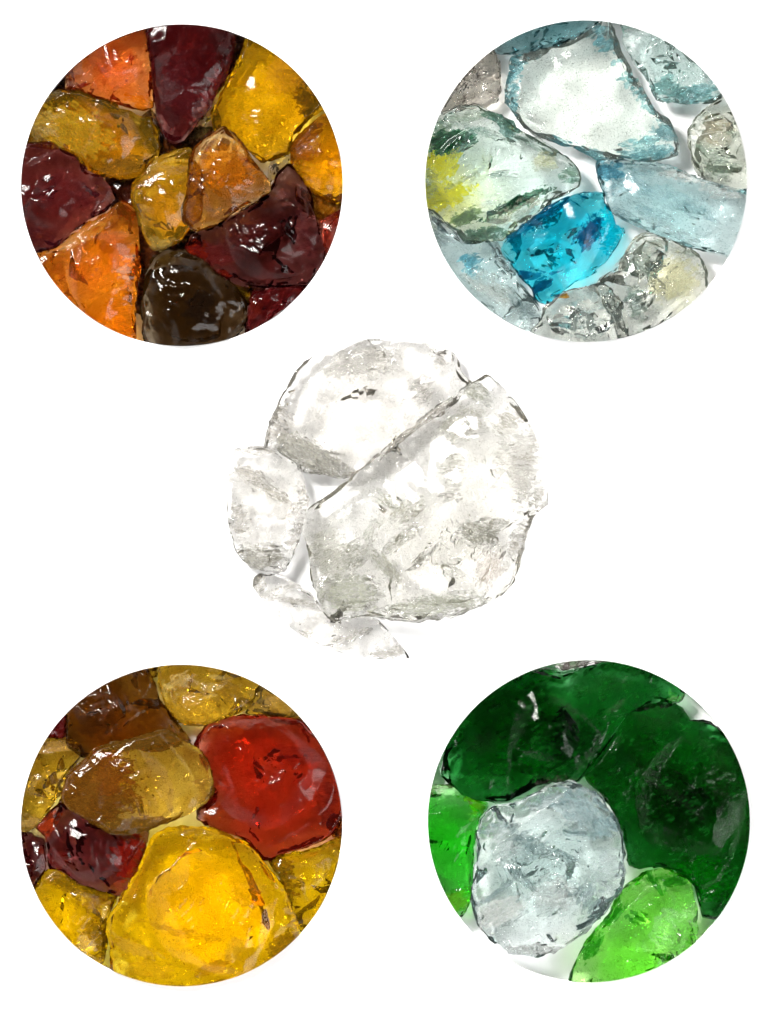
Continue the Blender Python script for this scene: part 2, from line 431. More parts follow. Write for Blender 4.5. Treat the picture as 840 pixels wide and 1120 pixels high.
stone('amber', 'orange-red glass stone with a coral upper face, cut by the upper left rim', [(118,182),(120,150),(140,110),(100,70),(240,-10),(330,-10),(334,60),(338,120),(347,180),(346,228),(318,236),(270,225),(200,205),(160,190)],
      M(T=(.9,.27,.04), body=0.5, bvar=.2, pal=[(205,62,22),(225,85,35),(190,50,12),(228,98,48)], streak=25, palscale=.35, speck=.6, speckcol=(80,15,5),
        patches=[(270,130,80,50,20,(216,72,28),None,.8),(330,220,45,18,-20,(245,130,10),(1,.8,.3),.9),(300,190,75,20,-25,(206,80,8),None,.7),(145,130,18,40,0,(200,150,130),None,.7)]),
      th=80, lift=20, pts=[(190,95,.9),(260,140,1.0),(300,150,.85),(150,120,.8),(320,60,.75),(240,190,.7),(325,215,.6),(210,50,.8)])
pale = M(T=tint(190, 160, 90), body=.35, pal=[(150,115,40),(205,175,90),(120,90,30)], bump=.5)
stone('amber', 'pale gold glass wedge under the tip of the tall maroon stone', [(500,210),(460,250),(405,325),(440,320),(490,300),(520,280),(515,240)], pale, th=50, lift=18)
stone('amber', 'pale smoky shard at the lower tip of the big yellow stone', [(692,345),(650,356),(632,383),(635,425),(655,410),(680,385),(698,362)], dict(pale, pal=[(120,95,60),(180,165,140),(90,70,40)]), th=50, lift=25)
yel = M(pk=.75, vein=.6, veincol=(95,60,10), T=(.985,.70,.05), g=(1,.92,.5), body=0.3, bvar=.3, pal=[(196,138,10),(226,170,12),(205,150,14)], speck=1.0, speckcol=(90,60,8), bump=.2)  # strong brown patches: glass colour, plus dark shadow zones painted in
stone('amber', 'big yellow amber glass stone with a crow-foot crack, at the upper right rim', [(590,20),(575,60),(548,130),(510,200),(490,245),(500,300),(560,320),(600,350),(620,368),(650,362),(692,342),(705,300),(745,255),(790,225),(810,150),(740,60),(660,0)],
      dict(yel, patches=[(740,200,22,60,15,(70,48,12),(.5,.35,.1),.9),(660,320,60,22,-20,(120,90,10),None,.6),(600,250,70,90,0,(224,172,5),None,.6),(690,140,60,60,-30,(212,142,25),None,.7),(600,85,40,15,-15,(130,90,15),None,.6)]),
      th=85, lift=22, pts=[(600,90,.8),(560,210,.78),(600,280,.85),(660,150,1.0),(665,220,.95),(720,180,.9),(640,320,.75),(700,260,.8),(650,75,.85)], grain=.7)
stone('amber', 'orange glass stone with brown shadowy folds on its left end, at the right rim', [(800,230),(760,250),(715,295),(690,328),(695,350),(705,400),(735,432),(775,462),(820,475),(870,400),(850,260)],
      dict(yel, T=(.975,.66,.06), pal=[(222,130,10),(236,150,15),(228,140,12)], patches=[(730,300,60,22,35,(120,62,15),(.7,.4,.15),.9),(725,345,48,18,10,(140,75,15),(.7,.4,.15),.8),(760,405,40,40,0,(232,158,8),None,.7),(760,260,25,25,0,(100,58,20),None,.6)]),  # brown patches put the shade of the folds into the colour
      th=82, lift=22, pts=[(760,300,.8),(800,300,1),(745,340,.85),(770,410,.9),(810,390,1.0),(725,325,.7)])
stone('amber', 'olive and gold glass stone with a speckled window face, at the left rim', [(30,205),(70,182),(105,177),(125,185),(160,182),(195,200),(230,207),(262,222),(300,240),(318,248),(340,250),(357,285),(364,320),(358,345),(332,370),(325,398),(290,408),(232,410),(185,398),(150,360),(100,340),(40,330),(-10,330),(-20,260)],
      dict(yel, dens=1.3, T=(.90,.57,.08), pal=[(118,88,14),(150,112,16),(98,72,12)], speckcol=(60,40,10), bvar=.2, body=.75,
        patches=[(150,290,118,68,-18,(186,146,32),(1,.9,.4),.95),(60,270,60,35,20,(190,160,75),None,.6),(335,300,26,45,0,(105,80,18),None,.85),(285,370,70,26,10,(80,66,28),None,.75),(200,215,130,16,-25,(88,68,16),None,.7),(75,195,40,18,20,(110,100,70),None,.6)]),
      th=88, lift=26, pts=[(90,210,.75),(170,215,.85),(90,280,.95),(200,260,1.0),(250,290,1.0),(310,285,.8),(300,345,.85),(200,340,.95),(240,380,.8),(345,310,.7)], grain=.8, seed=501)
plum = M(mirror=.12, T=tint(80, 11, 7), body=.86, bvar=.12, pal=[(80,16,18),(96,23,23),(62,11,14)], speck=.5, speckcol=(150,110,110), gloss=.08, bump=.35)
stone('amber', 'matte plum glass stone filling the left rim', [(20,318),(70,313),(85,311),(110,325),(150,350),(175,385),(215,402),(240,435),(250,462),(225,492),(170,522),(140,545),(95,590),(30,600),(-20,500),(-20,380)],
      dict(plum, patches=[(120,440,70,60,20,(104,30,36),None,.7),(60,560,60,30,0,(74,14,28),None,.8),(190,460,50,40,0,(90,20,28),None,.8)]),
      th=85, lift=34, pts=[(70,360,.9),(130,390,1.0),(60,480,.95),(150,480,.85),(190,430,.9),(90,540,.7),(210,470,.75)], grain=1.2)
stone('amber', 'tall wedge-shaped maroon glass stone pointing down from the top rim', [(322,-10),(324,30),(334,110),(345,200),(350,250),(365,300),(385,322),(405,330),(420,318),(445,285),(490,225),(530,150),(550,90),(552,30),(545,-20)],
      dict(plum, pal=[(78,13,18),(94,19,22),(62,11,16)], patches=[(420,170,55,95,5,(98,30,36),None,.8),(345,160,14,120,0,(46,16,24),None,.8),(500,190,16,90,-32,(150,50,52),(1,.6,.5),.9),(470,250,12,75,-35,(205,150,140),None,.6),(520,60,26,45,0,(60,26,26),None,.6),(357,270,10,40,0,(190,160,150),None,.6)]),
      th=92, lift=34, pts=[(352,40,.95),(362,140,1.0),(372,230,.95),(395,310,.8),(430,60,.97),(430,180,1.0),(440,240,.92),(500,60,1.0),(510,110,.92),(480,180,.88),(525,100,.72)], grain=1.0)
stone('amber', 'orange glass wedge with a fluted yellow edge and white glint at the lower left rim', [(278,470),(262,465),(228,492),(170,522),(130,557),(92,585),(40,602),(-10,640),(60,820),(200,900),(301,880),(302,760),(304,700),(311,650),(307,560),(304,490)],
      M(dens=1.15, T=(.93,.37,.03), body=0.4, bvar=.25, streak=55, pal=[(200,100,18),(222,122,22),(184,84,10),(214,108,26)], palscale=.3, speck=.5, speckcol=(90,30,5), bump=.3,
        patches=[(170,545,95,22,32,(226,160,60),(1,.85,.5),.85),(120,570,60,14,30,(236,200,130),None,.6),(285,640,14,50,-12,(214,190,175),None,.9),(270,760,40,80,-10,(216,128,14),(1,.8,.3),.7),(240,520,60,12,50,(120,56,12),None,.7),(150,670,90,60,20,(196,92,26),None,.7),(290,530,16,60,0,(120,58,10),None,.6)]),  # the tall near-white patch paints a specular glint as colour
      th=86, lift=30, pts=[(255,490,.85),(180,545,.8),(110,600,.8),(245,560,1.0),(240,640,.95),(150,640,.95),(235,740,.9),(270,640,.72),(280,740,.75),(160,760,.9)], ripples=3)
stone('amber', 'smoky dark brown glass stone with bright glints at the bottom rim', [(400,590),(370,592),(340,610),(322,650),(313,720),(316,800),(330,860),(480,880),(570,800),(586,770),(583,725),(555,682),(505,648),(465,605),(430,592)],
      M(dens=1.5, T=tint(62, 43, 20), body=.8, bvar=.15, pal=[(54,32,9),(70,42,11),(42,25,9)], gloss=.06, bump=.35, patches=[(380,610,45,20,20,(96,66,20),None,.7),(340,720,30,60,0,(84,56,20),None,.7),(470,740,50,50,0,(34,22,16),None,.8)]),
      th=88, lift=34, pts=[(390,625,.8),(380,680,.95),(430,690,1.0),(400,760,1.0),(450,770,.95),(520,720,.9),(545,770,.75),(340,760,.8),(470,650,.85)], ripples=3)
stone('amber', 'small scarlet glass stone at the right rim', [(840,478),(800,500),(768,518),(774,570),(783,610),(795,650),(870,580),(870,480)],
      M(T=tint(215, 65, 45), body=0.4, pal=[(190,45,30),(222,72,50),(205,55,38)], speck=.4, speckcol=(240,150,120), patches=[(775,520,12,22,20,(230,130,105),None,.8)]), th=78, lift=20)
stone('amber', 'dark ruby glass stone with red streaks at the lower right rim', [(640,688),(600,694),(588,715),(582,760),(575,830),(700,840),(800,720),(750,675),(700,680)],
      M(T=tint(90, 15, 17), body=.7, pal=[(60,8,14),(110,20,22),(140,34,26)], streak=60, palscale=.35, patches=[(600,730,18,40,0,(140,40,24),None,.7)]), th=80, lift=22)
stone('amber', 'dark red-black glass stone with glowing red left tip, right of centre', [(432,605),(424,585),(440,552),(480,535),(560,495),(640,440),(660,390),(690,368),(720,400),(748,450),(770,540),(786,612),(762,650),(742,682),(700,684),(640,690),(560,682),(505,652),(470,617)],
      M(mirror=.14, T=tint(52, 7, 6), body=0.6, bvar=.18, pal=[(34,7,7),(50,10,10),(26,6,6)], gloss=.07, bump=.25,
        patches=[(450,590,35,32,0,(190,50,20),(1,.6,.3),.95),(500,600,70,30,-10,(116,18,20),None,.8),(510,650,40,12,-15,(160,40,24),None,.8),(740,560,28,75,15,(96,34,38),None,.7),(680,455,12,26,0,(150,56,40),None,.7),(580,550,90,30,25,(74,12,16),None,.7)]),
      th=86, lift=32, pts=[(450,585,.7),(540,560,.85),(620,520,.9),(690,420,.85),(740,500,.8),(680,540,1.0),(610,600,1.0),(560,640,.8),(640,650,.75),(710,620,.85),(735,600,.75)], ripples=3)
stone('amber', 'olive-gold glass stone with a speckled face, left one of the centre pair', [(440,325),(400,335),(340,360),(305,405),(287,430),(288,470),(300,500),(318,560),(342,595),(372,592),(415,570),(434,545),(470,500),(480,400)],
      dict(yel, dens=1.3, T=(.93,.60,.08), pal=[(150,110,16),(176,134,22),(160,120,30)], speckcol=(80,55,10), body=.75, bvar=.2, patches=[(305,450,20,55,5,(104,78,14),None,.7),(370,575,45,18,10,(200,170,90),None,.7),(330,520,30,50,0,(140,112,40),None,.6),(390,400,45,50,0,(190,140,10),None,.7)]),
      th=80, lift=46, pts=[(380,360,.85),(330,420,.85),(400,420,1.0),(360,480,1.0),(340,550,.75),(400,540,.9)], grain=.8, seed=733)
stone('amber', 'brown-orange glass stone with rust flecks lying on top at the centre', [(525,275),(495,290),(455,322),(437,355),(430,420),(415,490),(420,520),(455,545),(500,530),(545,502),(600,472),(646,445),(645,420),(620,385),(590,345),(555,298)],
      M(T=(.70,.33,.04), body=.85, bvar=.12, pal=[(104,52,16),(128,66,16),(92,44,16)], palscale=.5, speck=1.9, speckcol=(70,28,8), gloss=.08, bump=.4,
        patches=[(540,380,75,60,-10,(190,108,12),(1,.8,.4),.92),(470,510,45,30,0,(150,80,12),None,.7),(590,440,50,14,25,(120,70,36),None,.7)]),
      th=84, lift=66, pts=[(520,300,.85),(470,350,.85),(500,380,1.0),(560,360,.9),(600,400,.88),(540,440,1.0),(450,480,.9),(500,500,.8),(600,440,.72)], grain=1.1)

# ---- top right circle: aqua and pale glass
aq = M(pk=.85, splinter=.7, vein=.35, veincol=(70,95,92), T=(.90,.94,.925), rough=.02, body=.10, bvar=.9, pal=[(205,222,214),(160,190,185),(225,228,218)], speck=.7, speckcol=(90,110,100), bump=.3)
teal = (92,150,158)
stone('aqua', 'teal glass sliver along the top rim', [(470,-20),(455,15),(425,38),(390,55),(330,80),(290,86),(240,93),(195,92),(170,70),(300,-40)],
      dict(aq, T=tint(90, 160, 170), body=0.16, pal=[(80,150,160),(120,180,182),(50,115,130)], streak=20, bump=.6), th=75, lift=20, chip=1.3)
stone('aqua', 'big flat clear plate of glass with teal edges, upper middle', [(270,88),(330,74),(400,52),(455,12),(470,-10),(486,10),(496,35),(510,72),(530,115),(550,150),(580,198),(608,242),(634,256),(655,300),(660,330),(655,350),(600,366),(570,370),(525,357),(450,366),(420,345),(345,318),(290,300),(262,278),(240,250),(218,220),(216,180),(224,140),(232,97)],
      dict(aq, T=(.91,.945,.92), g=(1,1,.99), body=0.16, bvar=.4, pal=[(232,236,228),(224,232,224)], speck=1.5, speckcol=(95,105,95), bump=.1,
        patches=[(245,130,20,60,-8,teal,(.62,.84,.86),1.),(232,215,14,48,22,teal,(.62,.84,.86),1.),(465,50,16,50,25,teal,(.66,.86,.88),1.),(530,150,10,60,32,(120,175,178),(.6,.88,.9),.9),(585,215,10,50,35,(110,170,172),(.6,.88,.9),.9),(390,330,65,14,-20,teal,(.62,.84,.86),1.),(445,350,26,18,0,teal,(.62,.84,.86),1.),(575,345,85,17,8,teal,(.62,.84,.86),1.),(575,312,70,10,12,(110,170,172),(.6,.88,.9),.9),(630,290,26,34,0,teal,(.62,.84,.86),.9)]),
      th=80, lift=26, wt=36, pts=[(270,130,.9),(300,270,1.0),(400,90,1.0),(460,60,.95),(420,310,1.0),(560,290,1.0),(600,270,.9),(520,190,1.0),(350,180,1.02),(460,200,1.02),(600,330,.75)], chip=.45, bots=(.9,1.0), botchip=.7, ripples=2, facets=0)
stone('aqua', 'pale aqua speckled glass stone at the upper right rim', [(500,-10),(512,32),(516,65),(540,110),(580,165),(600,208),(640,220),(680,222),(740,218),(775,198),(840,180),(800,90),(640,-20)],
      dict(aq, T=(.78,.91,.88), body=0.16, bvar=.5, pal=[(196,214,202),(180,204,194),(208,220,208)], speck=1.6, speckcol=(90,125,115),
        patches=[(700,190,70,26,12,(84,128,130),(.55,.8,.82),.9),(640,175,40,30,0,(100,146,144),(.6,.85,.85),.8),(520,50,14,40,0,(120,160,150),None,.8),(740,120,12,60,-20,(110,150,146),None,.6)]), th=84, lift=24, chip=.9)
stone('aqua', 'rounded green-beige glass stone at the right rim', [(680,285),(700,250),(730,225),(760,205),(800,185),(860,200),(870,430),(810,440),(775,430),(730,412),(702,396),(690,360),(682,320)],
      dict(aq, T=(.86,.89,.80), body=0.16, bvar=.5, pal=[(170,186,158),(205,200,168),(120,150,130)], palscale=.4, bump=.6, patches=[(720,270,14,50,-40,(86,120,100),None,.7),(740,340,50,14,-25,(100,140,124),None,.7),(790,300,30,16,30,(120,160,140),None,.6),(755,290,45,40,0,(216,206,176),None,.7),(770,380,50,35,0,(95,130,118),None,.7),(730,400,40,12,-20,(190,195,185),None,.6)]), th=88, lift=14, chip=1.5)
stone('aqua', 'small colourless glass stone with black creases at the upper left rim', [(190,82),(203,110),(203,150),(205,190),(195,215),(165,230),(140,235),(60,250),(20,200),(120,60)],
      dict(aq, T=(.93,.91,.88), g=(1,.98,.95), body=0.16, bvar=.9, pal=[(226,216,204),(150,135,120),(60,52,44),(220,210,198)], palscale=.45, bump=.9, streak=70, patches=[(150,130,10,60,-10,(52,44,36),None,.7),(110,150,10,50,-30,(60,50,42),None,.7),(120,205,40,10,20,(70,58,50),None,.7),(180,170,10,50,5,(110,100,88),None,.6)]), th=80, lift=16, chip=1.9)
stone('aqua', 'large pale green glass stone with yellow streaks at the left rim', [(55,240),(100,222),(145,218),(170,235),(220,255),(270,290),(330,320),(375,355),(400,380),(411,405),(405,430),(370,450),(335,470),(300,500),(255,540),(205,570),(150,572),(110,572),(95,548),(60,522),(30,492),(-10,480),(-20,350)],
      dict(aq, inner=.6, T=(.83,.955,.90), body=0.16, bvar=.5, pal=[(190,216,202),(205,222,200),(168,200,184)], streak=12, palscale=.3, speck=.9,
        patches=[(110,320,50,24,40,(24,60,50),(.2,.42,.36),.8),(230,290,24,22,-30,(50,100,96),(.4,.65,.62),.8),(60,275,60,12,10,(70,110,90),None,.7),(110,410,60,10,30,(40,80,60),None,.7),(30,420,20,50,0,(90,110,40),None,.6),(300,330,90,8,-30,(60,100,90),None,.7),(160,470,60,14,20,(230,230,200),None,.5),(60,360,58,42,50,None,(.93,.86,.06),1.0),(60,450,66,36,10,None,(.95,.89,.12),1.0),(70,310,55,30,20,(22,58,40),(.15,.4,.25),.95),(250,465,95,15,24,(12,44,28),(.1,.32,.2),1.0),(120,500,40,20,20,(40,70,30),(.3,.45,.2),.8),(160,550,60,16,5,(50,84,68),(.3,.5,.4),.85),(215,265,55,14,-28,(40,84,70),(.3,.52,.45),.9),(180,300,80,10,-20,(80,125,115),None,.7),(320,365,30,26,0,(214,212,150),None,.7),(390,400,20,24,0,(80,110,90),(.5,.7,.6),.8),(215,400,30,12,0,(60,100,90),None,.8),(130,250,80,12,8,(90,120,90),None,.7),(270,480,60,22,35,(200,205,180),None,.7),(215,505,50,20,35,(200,205,180),None,.5)]),
      th=90, lift=26, pts=[(100,240,.8),(60,300,.85),(170,290,.95),(120,360,1.0),(250,340,1.0),(320,370,.95),(230,430,.95),(120,440,1.0),(370,410,.75),(330,430,.8),(160,520,.75),(280,470,.8),(60,480,.8)], ripples=3)
stone('aqua', 'bottom left blue-grey rough glass stone beside the bright blue one', [(-10,480),(30,492),(60,522),(95,550),(110,570),(150,568),(175,560),(200,570),(212,605),(240,650),(270,690),(300,728),(312,755),(300,785),(280,815),(180,860),(0,700)],
      dict(aq, T=(.74,.87,.86), body=0.16, bvar=.6, pal=[(130,156,160),(176,192,192),(92,122,128),(205,208,200)], palscale=.5, bump=.8, patches=[(60,560,40,20,-40,(96,124,130),None,.7),(220,620,50,20,-50,(110,136,138),None,.7),(230,710,60,14,-40,(86,112,112),None,.7),(150,680,50,14,-35,(220,218,208),None,.7),(135,620,22,30,30,(60,130,150),(.4,.8,.9),.8),(190,690,75,30,-40,(206,210,200),None,.7),(280,750,25,30,0,(90,118,120),None,.7)]), th=84, lift=14, chip=1.7)
stone('aqua', 'long aqua glass stone lying across the right side below the flat plate', [(450,362),(520,356),(590,368),(640,375),(680,392),(720,410),(780,425),(830,437),(870,450),(830,620),(750,602),(690,587),(620,562),(560,537),(525,521),(490,497),(470,457),(455,420),(446,388)],
      dict(aq, T=(.66,.87,.87), body=0.16, bvar=.5, pal=[(148,190,196),(176,206,206),(118,166,176)], streak=-20, palscale=.35, speck=1.2, speckcol=(70,110,120),
        patches=[(560,430,70,22,-25,(110,166,178),None,.6),(600,500,60,12,-25,(90,130,138),None,.7),(720,500,70,12,-20,(104,150,156),None,.6),(560,390,60,14,-15,(140,190,196),None,.6),(485,390,38,26,-10,(50,112,134),(.4,.75,.85),.9),(475,440,30,22,20,(90,150,165),None,.7),(680,405,70,16,-15,(222,222,214),None,.85),(770,440,60,18,-15,(216,216,208),None,.8),(640,540,110,14,-22,(170,182,182),None,.7),(530,510,40,18,-30,(70,105,115),None,.7),(660,470,110,30,-18,(140,186,192),None,.6)]),
      th=86, lift=22, chip=1.2, ripples=3)
stone('aqua', 'pale glass stone with a yellow tinge at the lower right rim', [(570,545),(600,546),(640,560),(690,588),(720,610),(732,650),(733,690),(730,760),(600,860),(520,860),(480,760),(445,690),(455,662),(490,640),(510,615),(530,580),(548,555)],
      dict(aq, T=(.93,.94,.89), body=0.16, bvar=.6, pal=[(220,224,208),(196,206,190),(228,226,206)], patches=[(540,620,12,50,40,(96,128,116),None,.7),(580,650,50,8,-40,(96,128,110),None,.7),(545,720,14,50,20,(100,136,128),None,.7),(600,700,8,60,10,(96,124,112),None,.6),(700,600,40,12,-20,(90,120,96),None,.7),(645,660,60,55,20,(224,218,160),(1,.97,.72),.55),(570,600,30,40,30,(150,175,160),None,.5),(620,580,90,12,-20,(130,150,125),None,.6),(730,650,10,50,0,(110,130,110),None,.7),(560,740,20,70,10,(130,160,148),None,.6)]), th=88, lift=12, chip=1.3, ripples=3)
stone('aqua', 'colourless glass stone with a tiny orange speck at the bottom rim', [(310,737),(350,707),(380,692),(440,680),(470,674),(490,688),(512,720),(532,780),(530,870),(290,870),(278,795),(305,772)],
      dict(aq, T=(.93,.94,.92), g=(1,1,.98), body=0.16, bvar=.7, pal=[(226,226,216),(206,214,206),(150,165,158)], palscale=.4, patches=[(460,700,30,14,-30,(110,130,122),None,.7),(490,740,12,50,20,(96,130,126),None,.7),(420,740,10,50,-20,(150,165,158),None,.6),(350,760,40,10,20,(160,172,166),None,.5),(374,705,7,7,0,(205,140,40),(.9,.6,.2),1.),(500,720,18,40,20,(110,140,130),None,.6),(430,780,40,40,0,(170,190,182),None,.6)]), th=80, lift=20, chip=1.5)
stone('aqua', 'vivid turquoise blue glass stone at the centre', [(445,440),(468,444),(472,470),(500,520),(520,547),(503,580),(472,622),(440,652),(400,672),(360,702),(322,731),(300,725),(262,672),(230,627),(203,592),(206,570),(245,537),(320,482),(370,454),(410,442)],
      M(inner=.55, T=(.02,.70,.83), body=0.2, bvar=.4, pal=[(0,150,185),(0,178,208),(4,110,150),(0,172,205)], streak=28, palscale=.4, bump=.6, rough=.02, gloss=.08,
        patches=[(430,540,45,28,50,(4,58,92),(.03,.3,.5),.9),(300,505,100,18,35,(6,80,116),(.05,.4,.6),.85),(250,660,60,16,15,(4,60,100),(.03,.3,.5),.8),(310,680,50,14,40,(6,52,88),(.03,.3,.5),.8),(490,540,26,60,-10,(0,182,208),(.1,.95,1),.8),(400,460,60,14,15,(4,84,116),None,.8),(290,560,60,22,25,(0,182,210),None,.7)]),
      th=86, lift=36, chip=1.4, ripples=3)

# ---- middle circle: colourless glass
cl = M(inner=.8, pk=1.0, splinter=.65, vein=.35, veincol=(105,104,90), T=(.976,.955,.918), rough=.01, body=.08, bvar=.9, pal=[(240,234,226),(200,196,184),(244,240,232)], speck=.35, speckcol=(120,115,100), bump=.3)
grn = (165,170,152)
stone('clear', 'domed clear glass stone behind the big one, at the top of the middle circle', [(108,290),(120,240),(150,170),(200,90),(300,-10),(480,-30),(530,25),(560,45),(580,36),(600,46),(613,75),(625,100),(648,125),(600,180),(480,265),(375,350),(305,373),(258,361),(216,357),(190,330),(150,302)],
      dict(cl, body=0.16, bvar=.5, patches=[(240,310,120,40,-28,(186,184,172),None,.9),(380,75,90,42,10,(176,172,160),None,.55),(310,90,40,22,20,(90,84,72),None,.5),(520,140,26,36,35,(96,84,72),None,.65),(150,240,26,60,-25,(206,200,190),None,.7),(570,60,18,30,-20,(210,205,196),None,.6)]),
      th=88, lift=4, pts=[(150,260,.75),(220,130,.85),(300,100,.9),(420,50,.85),(400,150,1.0),(520,150,.92),(260,210,1.0),(370,280,1.0),(300,330,.8),(220,290,.85),(590,100,.7)], chip=.8, botchip=1.0)
stone('clear', 'small clear glass stone at the left of the middle circle', [(34,296),(80,290),(112,288),(150,300),(190,332),(215,360),(222,400),(230,425),(222,470),(205,530),(190,562),(168,606),(150,612),(110,607),(80,597),(55,577),(38,550),(30,520),(10,470),(5,400),(15,340)],
      dict(cl, body=0.16, patches=[(90,370,50,22,-30,(196,190,178),None,.7),(150,410,46,14,-35,(180,176,162),None,.7),(60,470,20,50,10,(206,200,190),None,.6),(110,565,70,34,0,(178,176,164),None,.85),(145,575,22,22,0,(140,136,122),None,.6),(110,295,80,10,5,(200,195,185),None,.7),(205,470,14,90,-10,(206,200,192),None,.7)]), th=82, lift=10, chip=1.0)
stone('clear', 'flat clear glass stone at the bottom of the middle circle, ending on a curved tip', [(86,622),(100,610),(150,612),(210,642),(240,667),(260,700),(290,720),(350,718),(405,728),(440,768),(466,798),(483,826),(480,870),(300,880),(140,780),(80,670)],
      dict(cl, body=0.12, patches=[(200,680,70,10,-10,(190,186,174),None,.6),(330,770,80,10,20,(196,192,182),None,.6),(160,650,60,12,20,(196,192,182),None,.6),(100,640,18,40,20,(206,202,192),None,.7),(440,810,60,14,10,(190,186,176),None,.7),(220,765,14,14,0,(190,186,174),None,.8)]), th=66, lift=2, chip=.8)
stone('clear', 'largest clear glass stone with many fractured facets, right of the middle circle', [(683,103),(650,124),(560,180),(480,245),(400,310),(320,380),(250,430),(225,450),(215,480),(213,510),(228,560),(235,620),(250,670),(270,717),(295,737),(330,730),(370,719),(430,729),(500,736),(560,731),(620,716),(680,692),(725,662),(745,640),(765,600),(775,560),(790,500),(802,468),(832,440),(860,430),(870,350),(820,250),(780,190),(730,140)],
      dict(cl, T=(.966,.952,.91), body=0.16, bvar=.8, speck=.9, patches=[(800,300,18,100,-14,(190,184,172),None,.7),(775,400,16,70,-5,(176,172,158),None,.7),(740,230,30,40,-30,(186,182,166),None,.7),(820,420,16,40,-20,(150,146,132),None,.7),(720,330,10,70,-12,(186,182,168),None,.6),(660,510,55,34,-20,(150,150,134),None,.8),(690,590,50,40,60,(205,185,170),None,.6),(390,500,36,20,50,(150,154,134),None,.7),(470,520,60,16,40,(160,162,144),None,.7),(350,560,30,40,20,(140,142,122),None,.7),(760,330,20,80,-10,(200,196,186),None,.6),(430,600,60,24,-50,(165,168,148),None,.7),(480,450,50,30,30,(206,206,186),None,.6),(660,150,50,24,-30,(140,146,124),None,.7),(340,660,80,60,0,(176,180,160),None,.8),(290,560,50,70,20,(150,152,130),None,.6),(560,690,140,28,8,(168,172,152),None,.85),(620,230,60,40,30,(176,176,160),None,.7),(420,290,260,12,36,(196,190,180),None,.8),(530,560,60,9,40,(92,92,78),None,.7),(600,410,26,12,10,(96,84,70),None,.7),(690,490,50,22,10,(150,150,134),None,.7),(440,430,40,18,-20,(190,194,172),None,.6),(600,600,26,30,-30,(150,154,136),None,.6),(770,520,22,60,-15,(190,186,176),None,.7),(600,340,22,70,10,(190,190,176),None,.6)]),
      th=104, lift=18, pts=[(640,160,.8),(520,240,.78),(420,330,.8),(320,420,.85),(260,480,.8),(500,330,.95),(600,260,.92),(700,230,.9),(560,420,1.0),(420,450,.95),(340,530,.92),(460,560,1.0),(620,530,1.0),(700,430,.95),(760,350,.85),(280,620,.75),(380,640,.9),(500,660,.85),(640,620,.9),(700,560,.85),(760,480,.75)], chip=1.5, botchip=1.2, ripples=4)

# ---- bottom left circle: yellow, brown, red
gold = M(pk=.75, dens=1.5, vein=.5, veincol=(85,52,10), T=(.985,.82,.25), g=(1,.93,.62), body=0.35, bvar=.5, pal=[(176,128,24),(214,170,60),(140,98,18)], speck=.7, speckcol=(90,60,10), bump=.4)  # patches mix real tint with painted brown shade
stone('honey', 'small amber scrap at the top rim between the brown and gold stones', [(300,15),(358,10),(356,45),(340,50),(310,40)], dict(gold, pal=[(200,110,30),(225,170,90)]), th=50, lift=20)
stone('honey', 'thin dark orange sliver behind the big red stone at the right rim', [(825,360),(806,430),(798,458),(850,455),(850,360)], dict(gold, T=(.9,.35,.05), pal=[(60,24,12),(210,100,40),(30,12,10)]), th=60, lift=16)
stone('honey', 'small ruby sliver beside the brown stone at the upper left rim', [(124,140),(119,210),(68,206),(40,190),(90,120)], M(T=tint(130,10,15), body=.7, pal=[(110,8,14),(160,20,24),(90,6,12)]), th=70, lift=20)
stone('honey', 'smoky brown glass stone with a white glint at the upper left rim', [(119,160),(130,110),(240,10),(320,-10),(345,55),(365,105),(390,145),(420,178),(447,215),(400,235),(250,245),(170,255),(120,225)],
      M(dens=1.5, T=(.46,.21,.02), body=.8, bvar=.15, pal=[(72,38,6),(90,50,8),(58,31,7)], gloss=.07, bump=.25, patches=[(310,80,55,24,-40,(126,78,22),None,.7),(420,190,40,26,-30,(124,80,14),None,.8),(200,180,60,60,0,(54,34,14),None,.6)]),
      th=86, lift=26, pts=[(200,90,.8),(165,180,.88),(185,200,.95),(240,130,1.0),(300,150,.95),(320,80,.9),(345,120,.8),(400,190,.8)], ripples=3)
stone('honey', 'gold glass stone at the top rim with long bright flutes', [(354,-10),(356,60),(365,100),(385,140),(415,169),(460,173),(500,166),(545,150),(585,130),(603,100),(620,50),(560,-20)],
      dict(gold, patches=[(410,55,50,18,30,(234,206,130),None,.7),(540,80,60,30,-30,(130,94,20),None,.7),(500,70,12,50,-15,(230,198,110),None,.7),(440,130,60,40,0,(206,158,40),None,.7),(370,60,14,70,5,(150,112,26),None,.6)]), th=84, lift=22, chip=1.3, ripples=3)
stone('honey', 'pale yellow glass stone at the upper right rim above the big red stone', [(612,55),(592,110),(578,142),(640,150),(720,160),(780,170),(780,90),(680,10)],
      dict(gold, T=tint(230, 192, 90), pal=[(222,182,80),(236,206,120),(190,140,30)], patches=[(690,130,50,20,-30,(206,158,30),None,.7)]), th=70, lift=16)
stone('honey', 'left rim gold glass stone, rough and mottled with a creased top', [(60,205),(75,198),(120,205),(160,214),(166,240),(140,285),(112,325),(106,352),(80,385),(50,430),(20,447),(-20,440),(-10,270)],
      dict(gold, pal=[(130,92,20),(170,124,32),(104,70,18)], palscale=.5, speck=1.2, patches=[(95,225,60,16,10,(206,160,90),None,.7),(30,420,30,18,0,(206,170,100),None,.7)], bump=.7), th=80, lift=20, chip=1.4)
stone('honey', 'dark maroon glass sliver at the far left rim', [(-20,435),(40,450),(68,460),(74,535),(60,560),(30,610),(-20,570)],
      M(T=tint(70, 12, 14), body=.75, pal=[(60,10,14),(84,18,18),(50,8,12)], patches=[(70,500,8,40,0,(170,50,20),None,.7)]), th=72, lift=20)
